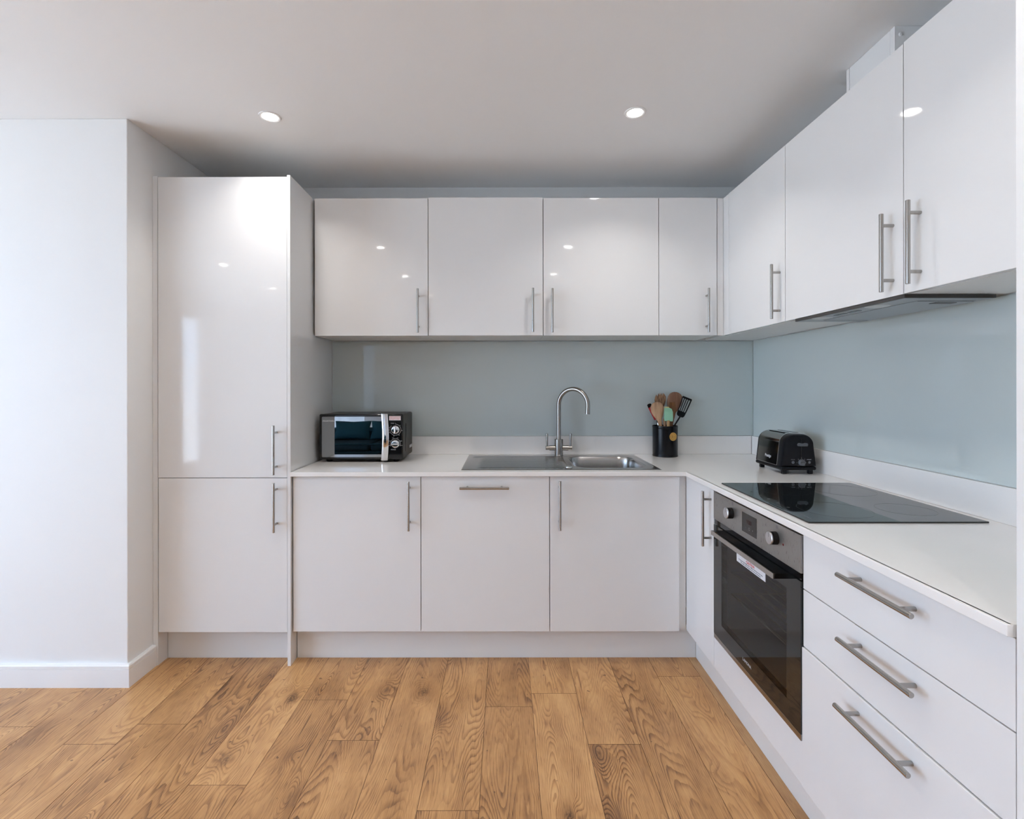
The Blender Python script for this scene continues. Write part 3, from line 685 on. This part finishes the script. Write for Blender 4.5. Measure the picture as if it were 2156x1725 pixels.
for x in (-.93, -.575):
    for y in (2.66, 2.86): MB().lathe([(0, 0), (.014, 0), (.016, .004), (.016, .0150), (0, .0150)], (x, y, ZW + .0002), M['blackm'], 24).build('foot', r)
b = MB().box(MX1 - .0012, MX1 + .0008, 2.700, 2.712, .945, 1.095, M['black'], .0005).build('side_groove', r)
b = MB().box(MX1 - .0009, MX1 + .0004, 2.7985, 2.8750, .9495, .9670, M['graphite'])
for k in range(9): b.box(MX1 - .0006, MX1 + .0010, 2.800 + k * .0085, 2.8055 + k * .0085, .9505, .9660, M['mark'])
b.build('side_vent', r)

# ------------------------------------------------------------------ utensil pot
UX, UY, UZ = .9085, 2.8420, ZW + .0003
SC = 1055.29 / UY
def ut(u, v, dy=0.): return (UX + (u - 1400.3) / SC, UY + dy, 1.2963 - (v - 811.6) / SC)   # helper for sizes read off the photo at the pot's own depth
r = thing('utensil_pot', 'black ribbed tin pot with a brass medallion holding cooking utensils', 'utensil pot', (UX, UY, UZ))
prof = [(0, 0), (.0685, 0), (.0700, .0015), (.0700, .004), (.0690, .006)]
z = .008
while z < .158: prof += [(.0690, z), (.0686, z + .0025)]; z += .005
prof += [(.0690, .160), (.0697, .163), (.0697, .171), (.0690, .1725), (.0675, .1715), (.0672, .160), (.0672, .004), (0, .004)]
MB().lathe(prof, (UX, UY, UZ), M['tin'], 72).build('tin', r)
b = MB(); ca = math.radians(-70)       # medallion turned slightly right of the camera axis
n = Vector((math.cos(ca), math.sin(ca), 0)); xx = Vector((-n.y, n.x, 0)); c0 = Vector((UX, UY, UZ + .115)) + n * .0692
f = frame(c0, xx, (0, 0, 1)); circ = [(.0232 * math.cos(2 * PI * k / 48), .0232 * math.sin(2 * PI * k / 48)) for k in range(48)]
b.prism(circ, .0022, f @ Matrix.Translation((0, 0, -.0008)), M['brass'], .0004)
g = f @ Matrix.Translation((0, 0, .0015))
b.ring((0, 0), .0165, .0172, g, M['engr'], h=.0002).text('1', .022, g @ Matrix.Translation((-.0065, -.0075, 0)), M['engr'], .0002, 'CENTER').text('J', .016, g @ Matrix.Translation((.0050, -.006, 0)), M['engr'], .0002, 'CENTER')
b.ring((0, 0), .0018, .0026, g @ Matrix.Translation((-.0192, 0, 0)), M['steel'], h=.0006, seg=16).ring((0, 0), .0018, .0026, g @ Matrix.Translation((.0192, 0, 0)), M['steel'], h=.0006, seg=16)
b.build('medallion', r, label='round brass medallion')
def along(p0, p1, ts): p0, p1 = Vector(p0), Vector(p1); return [p0.lerp(p1, q) for q in ts]
def local(p0, p1, side):                 # frame whose y runs p0 -> p1 and x lies along side
    p0, p1 = Vector(p0), Vector(p1); y = (p1 - p0).normalized(); x = Vector(side); x = (x - y * x.dot(y)).normalized(); return frame(p0, x, y)
def in_pot(dx, dy): return Vector((UX + dx, UY + dy, UZ + .011))
gr = 'utensils in the black pot'
def utensil(name, label, cat, mb): o = mb.build(name); based(o, tuple(in_pot(0, 0))); return tag(o, label, cat, gr)
# pale wooden spoon, front left
p0, p1 = in_pot(.0, -.022), Vector(ut(1377.5, 845.5, -.030))
ts = [0, .35, .55, .63, .68, .74, .80, .86, .91, .95, .98, .995, 1]
utensil('wooden_spoon', 'pale wooden spoon leaning at the front left of the black pot', 'spoon', MB().sweep(along(p0, p1, ts), [.008, .0085, .0095, .0115, .0165, .0265, .0335, .0370, .0360, .0305, .0215, .0125, .003], [.006, .006, .006, .006, .006, .006, .0065, .0065, .006, .005, .004, .003, .001], (1, 0, -.12), M['beech']))
# olive-wood forked spoon, back centre-left
p0, p1 = in_pot(-.022, .030), Vector(ut(1393.5, 829, .030)); L = (p1 - p0).length
hd = [(-.006, .0), (.006, .0), (.007, L - .110), (.014, L - .090), (.026, L - .060), (.0325, L - .034), (.0315, L - .016), (.0235, L - .002), (.016, L + .004), (.0125, L - .012), (.0085, L + .005), (.0035, L - .009), (-.001, L + .006), (-.0055, L - .010), (-.011, L + .003), (-.0155, L - .016), (-.0225, L - .004), (-.0300, L - .020), (-.0325, L - .038), (-.026, L - .062), (-.014, L - .090), (-.007, L - .110)]
utensil('salad_fork', 'dark-grained olive wood spoon with a toothed tip at the back of the pot', 'serving fork', MB().prism(hd, .006, local(p0, p1, (1, 0, .18)), M['olive'], .0015))
# large round reddish wooden spoon, back right
p0, p1 = in_pot(.0, .032), Vector(ut(1428.5, 825.5, .030))
utensil('wooden_spoon', 'large round-headed brown wooden spoon at the back right of the pot', 'spoon', MB().sweep(along(p0, p1, ts), [.008, .0085, .010, .013, .022, .0335, .0410, .0440, .0425, .0365, .026, .015, .003], [.006, .006, .006, .0065, .007, .0075, .008, .008, .007, .006, .0045, .003, .001], (1, 0, -.05), M['cherry']))
# mint spatula with wooden handle, front centre
p0, p1 = in_pot(.006, -.046), Vector(ut(1400.5, 855.5, -.051)); Fm = local(p0, p1, (1, .05, .10)); L = (p1 - p0).length
b = MB().cyl(p0, Vector(p0).lerp(p1, .72), .0085, M['bamboo'], 20, .002)
b.prism([(-.0215, L - .078), (.0235, L - .082), (.0265, L - .074), (.0262, L - .030), (.0200, L - .012), (.0080, L - .006), (-.0180, L - .004), (-.0225, L - .010), (-.0232, L - .070)], .010, Fm @ Matrix.Translation((0, 0, -.005)), M['mint'], .0025)
b.prism([(-.0215, L - .006), (.0065, L - .008), (.0045, L + .0005), (-.0190, L + .0015)], .0085, Fm @ Matrix.Translation((0, 0, -.00425)), M['mintedge'], .002)
utensil('silicone_spatula', 'mint green silicone spatula with a wooden handle at the front of the pot', 'spatula', b)
# brown wooden turner, front right
p0, p1 = in_pot(.022, -.024), Vector(ut(1413.0, 846, -.026)); L = (p1 - p0).length; Fm = local(p0, p1, (1, .15, .02))
hd = [(-.007, 0), (.007, 0), (.0075, L - .125), (.012, L - .100), (.0195, L - .065), (.0215, L - .040), (.0175, L - .012), (.012, L), (-.0185, L - .001), (-.0195, L - .040), (-.0165, L - .075), (-.0105, L - .100), (-.0075, L - .125)]
b = MB().prism(hd, .006, Fm @ Matrix.Translation((0, 0, -.003)), M['walnut'], .0015)
for q in (-.009, 0, .009): b.prism([(q - .0012, L - .055), (q + .0012, L - .055), (q + .0012, L - .022), (q - .0012, L - .022)], .0003, Fm @ Matrix.Translation((0, 0, .0031)), M['engr'])
utensil('wooden_turner', 'golden brown wooden turner standing right of the mint spatula', 'spatula', b)
# black slotted turner, far right
p0, p1, p2 = in_pot(-.040, .010), Vector(ut(1433.2, 876.5, .010)), Vector(ut(1448.5, 838, .010))
b = MB().tube([p0, p0.lerp(p1, .55), p0.lerp(p1, .8), p1 + Vector((-.001, 0, -.004)), p1 + (p2 - p1).normalized() * .006], [.0050, .0048, .0042, .0045, .0050], M['blackm'], 16)
Fm = local(p1, p2, (1, 0, -.3)) @ Matrix.Translation((0, 0, -.0012)); hh = (p2 - p1).length
b.prism([(-.021, .004), (-.013, -.002), (.013, -.003), (.021, .003), (.0235, .014), (.0245, .030), (-.0245, .030), (-.024, .014)], .0024, Fm, M['blackm'], .0006)
b.prism([(-.0285, hh - .008), (.0290, hh - .008), (.0290, hh), (.0265, hh + .003), (-.0265, hh + .003), (-.0285, hh)], .0024, Fm, M['blackm'], .0006)
for q0, q1 in ((-.0285, -.0235), (-.0165, -.0115), (-.0045, .0005), (.0080, .0130), (.0215, .0290)): b.prism([(q0 * .86, .028), (q1 * .86, .028), (q1, hh - .006), (q0, hh - .006)], .0024, Fm, M['blackm'], .0004)
utensil('slotted_turner', 'black plastic slotted turner leaning out at the right of the pot', 'spatula', b)
# red spatula with black tip, far left
p0, p1 = in_pot(.036, .000), Vector(ut(1366, 850, .000)); L = (p1 - p0).length; Fm = local(p0, p1, (1, -.2, .2)) @ Matrix.Translation((0, 0, -.003))
b = MB().prism([(-.009, L - .098), (.011, L - .098), (.0125, L - .020), (-.012, L - .020)], .006, Fm, M['redsil'], .0015).prism([(-.012, L - .0205), (.0125, L - .0205), (.0115, L - .004), (.005, L), (-.006, L), (-.0115, L - .004)], .006, Fm, M['blackm'], .0015)
b.tube([p0, p0.lerp(p1, .62)], .0055, M['steel'], 16)
utensil('red_spatula', 'red spatula with a black tip half hidden at the left of the pot', 'spatula', b)
# wire whisk
p0, p1 = in_pot(-.012, -.013), Vector(ut(1383, 889, -.0135)); b = MB(); ax = (p1 - p0).normalized(); s1 = ax.orthogonal().normalized(); s2 = ax.cross(s1); L = (p1 - p0).length
for k in range(5):
    a = PI * k / 5; dvec = s1 * math.cos(a) + s2 * math.sin(a)
    b.tube([p0 + ax * (L * (.35 + .65 * math.sin(PI * j / 20))) + dvec * .0062 * math.cos(PI * j / 20) for j in range(21)], .0010, M['chrome'], 8)
b.tube([p0, p0 + ax * L * .40], .0045, M['steel'], 14)
utensil('whisk', 'small steel wire whisk just above the rim at the left of the pot', 'whisk', b)
# short dark-handled spoon with a pale tip
p0, p1 = in_pot(.007, -.016), Vector(ut(1396.5, 880, -.018))
b = MB().sweep(along(p0, p1, [0, .5, .80, .88, .94, .98, 1]), [.006, .0065, .008, .0095, .0095, .007, .002], [.004, .004, .004, .004, .0035, .003, .001], (1, 0, -.5), M['beech'])
utensil('small_wooden_spoon', 'short pale wooden spoon tip between the front spoon and the mint spatula', 'spoon', b)
# black-handled ladle hidden behind
p0, p1 = in_pot(-.010, .050), Vector(ut(1391, 872, .050))
utensil('black_ladle_handle', 'black utensil handle behind the pale spoon, low in the pot', 'ladle', MB().sweep(along(p0, p1, [0, .5, .9, .97, 1]), [.008, .009, .012, .011, .004], [.004, .004, .004, .004, .002], (1, 0, 0), M['blackm']))

# ------------------------------------------------------------------ toaster
TX0, TX1, TY0, TY1, TZ0, TZ1 = 1.2365, 1.3965, 2.2440, 2.4780, .9155, 1.0805
r = thing('toaster', 'black two-slot toaster with mirror steel sides in the worktop corner', 'toaster', (1.3165, 2.36, ZW))
cx = (TX0 + TX1) / 2
def tsec(w, zb, zt_, tap=.011, rad=.052, n=10):   # cross-section (x,z): tapering sides, big shoulders
    o = [(-w, zb), (w, zb)]
    hx = w - tap
    for k in range(n + 1):
        a = PI / 2 * k / n; o.append((hx - rad + rad * math.cos(a), zt_ - rad * .95 + rad * .95 * math.sin(a)))
    for k in range(n + 1):
        a = PI / 2 + PI / 2 * k / n; o.append((-hx + rad + rad * math.cos(a), zt_ - rad * .95 + rad * .95 * math.sin(a)))
    return o
def along_y(sec, y0, y1, m, bev, b): return b.prism(sec, y1 - y0, Matrix(((1, 0, 0, cx), (0, 0, 1, y0), (0, 1, 0, 0), (0, 0, 0, 1))), m, bev)
w = (TX1 - TX0) / 2
for y0, y1 in ((TY0, TY0 + .052), (TY1 - .030, TY1)): b = MB(); along_y(tsec(w, TZ0 + .017, TZ1 - .003), y0, y1, M['blackm'], .010, b); b.build('end_cap', r)
b = MB(); along_y(tsec(w + .0012, TZ0 + .020, TZ1), TY0 + .036, TY1 - .020, M['toast'], .0012, b); b.build('steel_shell', r)
b = MB(); along_y(tsec(w + .0019, TZ0 + .0195, TZ1 + .0006), TY0 + .0335, TY0 + .0365, M['chrome'], .0006, b); b.build('edge_trim', r)
MB().box(TX0 - .0018, TX0 + .004, TY0 + .0366, TY1 - .0205, TZ0 + .0185, TZ0 + .0205, M['chrome'], .0004).build('lower_trim', r)
b = MB()
for xo in (-.022, .022): b.box(cx + xo - .012, cx + xo + .012, TY0 + .062, TY1 - .040, TZ1 - .0006, TZ1 + .0008, M['black'], .0004)
b.build('bread_slots', r)
MB().box(TX0, TX1, TY0 + .0005, TY1 - .0005, TZ0, TZ0 + .0165, M['blackm'], .0075, 3).build('base', r)
for x in (TX0 + .021, TX1 - .021):
    for y in (TY0 + .018, TY1 - .025): MB().box(x - .0095, x + .0095, y - .009, y + .009, ZW + .0002, TZ0 + .001, M['blackm'], .0025).build('foot', r)
yf = TY0 - .0002
MB().box(cx + .0085, cx + .0115, yf - .0004, yf + .001, .9660, 1.0600, M['black']).build('lever_track', r)
b = MB().prism([(-.021, -.003), (-.018, -.0075), (.018, -.0075), (.021, -.002), (.020, .004), (.014, .0065), (.004, .0035), (-.006, .004), (-.013, .0065), (-.019, .004)], .016, face_front(cx + .0105, yf - .001, 1.0330), M['lever'], .002); b.build('lever', r)
MB().lathe([(0, -.010), (.0125, -.010), (.0140, -.008), (.0152, -.0003), (0, -.0003)], (cx + .0105, yf, .9515), M['lever'], 36, 'y').box(cx + .003, cx + .018, yf - .0125, yf - .0095, .9497, .9533, M['lever'], .0008).build('dial', r)
for dx in (-.0275, .0445): MB().lathe([(0, -.0035), (.0052, -.0035), (.0064, -.002), (.0067, -.0003), (0, -.0003)], (cx + dx, yf, .9520), M['lever'], 24, 'y').build('button', r)
b = MB()
for k in range(7):
    a = math.radians(225 - 45 * k); b.text(str(k + 1), .0055, face_front(cx + .0105 + .0200 * math.cos(a), yf - .0004, .9515 + .0200 * math.sin(a) - .002), M['mark'], .0002, 'CENTER')
b.text('CANCEL', .0050, face_front(cx - .0275, yf - .0004, .9625), M['grey'], .0002, 'CENTER').text('DEFROST', .0050, face_front(cx + .0445, yf - .0004, .9625), M['mark'], .0002, 'CENTER'); b.build('panel_print', r, False)
ph = math.atan2(.011, TZ1 - TZ0 - .07)
fm = frame((TX0 + .0012, 2.3865, .9615), (0, -1, 0), (math.sin(ph) * .6, 0, math.cos(ph)))
MB().text('Prestige', .0190, fm, M['mark'], .0005, xs=.85, bold=.0003).build('lettering', r, False)

# ------------------------------------------------------------------ sofa behind the camera (seen in the microwave's mirrored door)
SXa, SXb, SYa, SYb = -2.75, -.95, -2.55, -1.65
r = thing('sofa', 'teal velvet sofa with loose cushions, mirrored in the microwave door', 'sofa', (-1.85, -2.1, 0))
MB().box(SXa, SXb, SYa, SYb, .12, .40, M['tealdk'], .02, 3).build('base', r)
MB().box(SXa, SXb, SYa, SYa + .20, .40, .66, M['teal'], .05, 4).build('backrest', r)
for x0 in (SXa, SXb - .16): MB().box(x0, x0 + .16, SYa + .18, SYb, .40, .56, M['teal'], .04, 4).build('arm', r)
for x0, x1 in ((SXa + .165, -1.853), (-1.847, SXb - .165)): MB().box(x0, x1, SYa + .20, SYb + .02, .401, .50, M['tealdk'], .04, 4).build('seat_cushion', r)
MB().tube([(SXa + .17, SYb + .021, .500), (SXb - .17, SYb + .021, .500)], .006, M['teal'], 10).build('piping', r)
for x in (SXa + .08, SXb - .08):
    for y in (SYa + .08, SYb - .08): MB().tube([(x, y, .001), (x, y, .125)], [.015, .022], M['walnut'], 16).build('leg', r)
for x0, lab in ((-2.52, 'plump teal scatter cushion at the window end of the sofa'), (-1.98, 'plump teal scatter cushion in the middle of the sofa')):
    b = MB(); t = b.bm; i = b.mi(M['teal']); n = 18; G2 = {}
    for sd in (-1, 1):
        for a in range(n + 1):
            for c in range(n + 1):
                uu, vv = a / n * 2 - 1, c / n * 2 - 1; pz = (1 - uu ** 4) * (1 - vv ** 4); k_ = 1 - .10 * (1 - abs(uu * vv))
                G2[sd, a, c] = t.verts.new((x0 + .26 + .27 * uu * k_, SYa + .345 - .055 * vv + sd * .060 * pz ** .6, .640 + .135 * vv * k_))
        for a in range(n):
            for c in range(n): t.faces.new((G2[sd, a, c], G2[sd, a + 1, c], G2[sd, a + 1, c + 1], G2[sd, a, c + 1]))
    bmesh.ops.remove_doubles(t, verts=t.verts[:], dist=1e-5); bmesh.ops.recalc_face_normals(t, faces=t.faces[:])
    o = b.build('scatter_cushion'); based(o, (x0 + .26, SYa + .345, .505)); tag(o, lab, 'cushion', 'scatter cushions')

# ------------------------------------------------------------------ light
world = bpy.data.worlds.new('World'); scene.world = world; world.use_nodes = True
wt = world.node_tree; bg = wt.nodes['Background']; bg.inputs['Strength'].default_value = 6.5
wtc = N(wt, 'ShaderNodeTexCoord'); wsp = N(wt, 'ShaderNodeSeparateXYZ'); wcr = N(wt, 'ShaderNodeValToRGB'); wmr = N(wt, 'ShaderNodeMapRange')
wmr.inputs[1].default_value = -1.; wt.links.new(wtc.outputs['Generated'], wsp.inputs[0]); wt.links.new(wsp.outputs[2], wmr.inputs[0]); wt.links.new(wmr.outputs[0], wcr.inputs[0])
we_ = wcr.color_ramp.elements; we_[0].position = .47; we_[0].color = (.84, .98, 1.16, 1); we_[1].position = .53; we_[1].color = (.64, .85, 1.18, 1)
wt.links.new(wcr.outputs[0], bg.inputs['Color'])
def portal(loc, rot, sx, sy):
    l = bpy.data.lights.new('portal', 'AREA'); l.shape = 'RECTANGLE'; l.size = sx; l.size_y = sy; l.cycles.is_portal = True
    o = bpy.data.objects.new('window_portal', l); COL.objects.link(o); o.location = loc; o.rotation_euler = rot
portal((LX - .125, (DA + DB) / 2, (DZ + .02) / 2), (0, -PI / 2, 0), DZ - .02, DB - DA)
portal((LX - .125, (WA + WB) / 2, 1.25), (0, -PI / 2, 0), 2.06, WB - WA)
portal(((RA + RB) / 2, RY - .125, 1.25), (PI / 2, 0, 0), RB - RA, 2.06)

# ------------------------------------------------------------------ camera
cam = bpy.data.cameras.new('camera'); co = bpy.data.objects.new('camera', cam); COL.objects.link(co)
F, U0, V0, YAW, ROLL = 1055.29, 1061.26, 812.62, .0013, -.0014
cam.sensor_fit = 'HORIZONTAL'; cam.sensor_width = 36; cam.lens = F / 2156 * 36
cam.shift_x = (1078 - U0) / 2156; cam.shift_y = -(862.5 - V0) / 2156; cam.clip_start = .05
c, s = math.cos(YAW), math.sin(YAW); rr, fw, up = Vector((c, s, 0)), Vector((-s, c, 0)), Vector((0, 0, 1))
R_ = rr * math.cos(ROLL) + up * math.sin(ROLL); U_ = up * math.cos(ROLL) - rr * math.sin(ROLL)
co.matrix_world = Matrix.Translation((0, 0, 1.2963)) @ Matrix((R_, U_, -fw)).transposed().to_4x4()
scene.camera = co

scene.view_settings.view_transform = 'Standard'; scene.view_settings.look = 'None'
scene.view_settings.gamma = 1; scene.view_settings.use_curve_mapping = False
scene.view_settings.exposure = .18
cy = scene.cycles
cy.use_denoising = True; cy.max_bounces = 8; cy.diffuse_bounces = 5; cy.glossy_bounces = 5; cy.transparent_max_bounces = 8
cy.use_adaptive_sampling = True; cy.adaptive_threshold = .14; cy.adaptive_min_samples = 18; cy.use_light_tree = False
cy.sample_clamp_indirect = 6.; cy.caustics_reflective = False; cy.caustics_refractive = False; cy.blur_glossy = .3
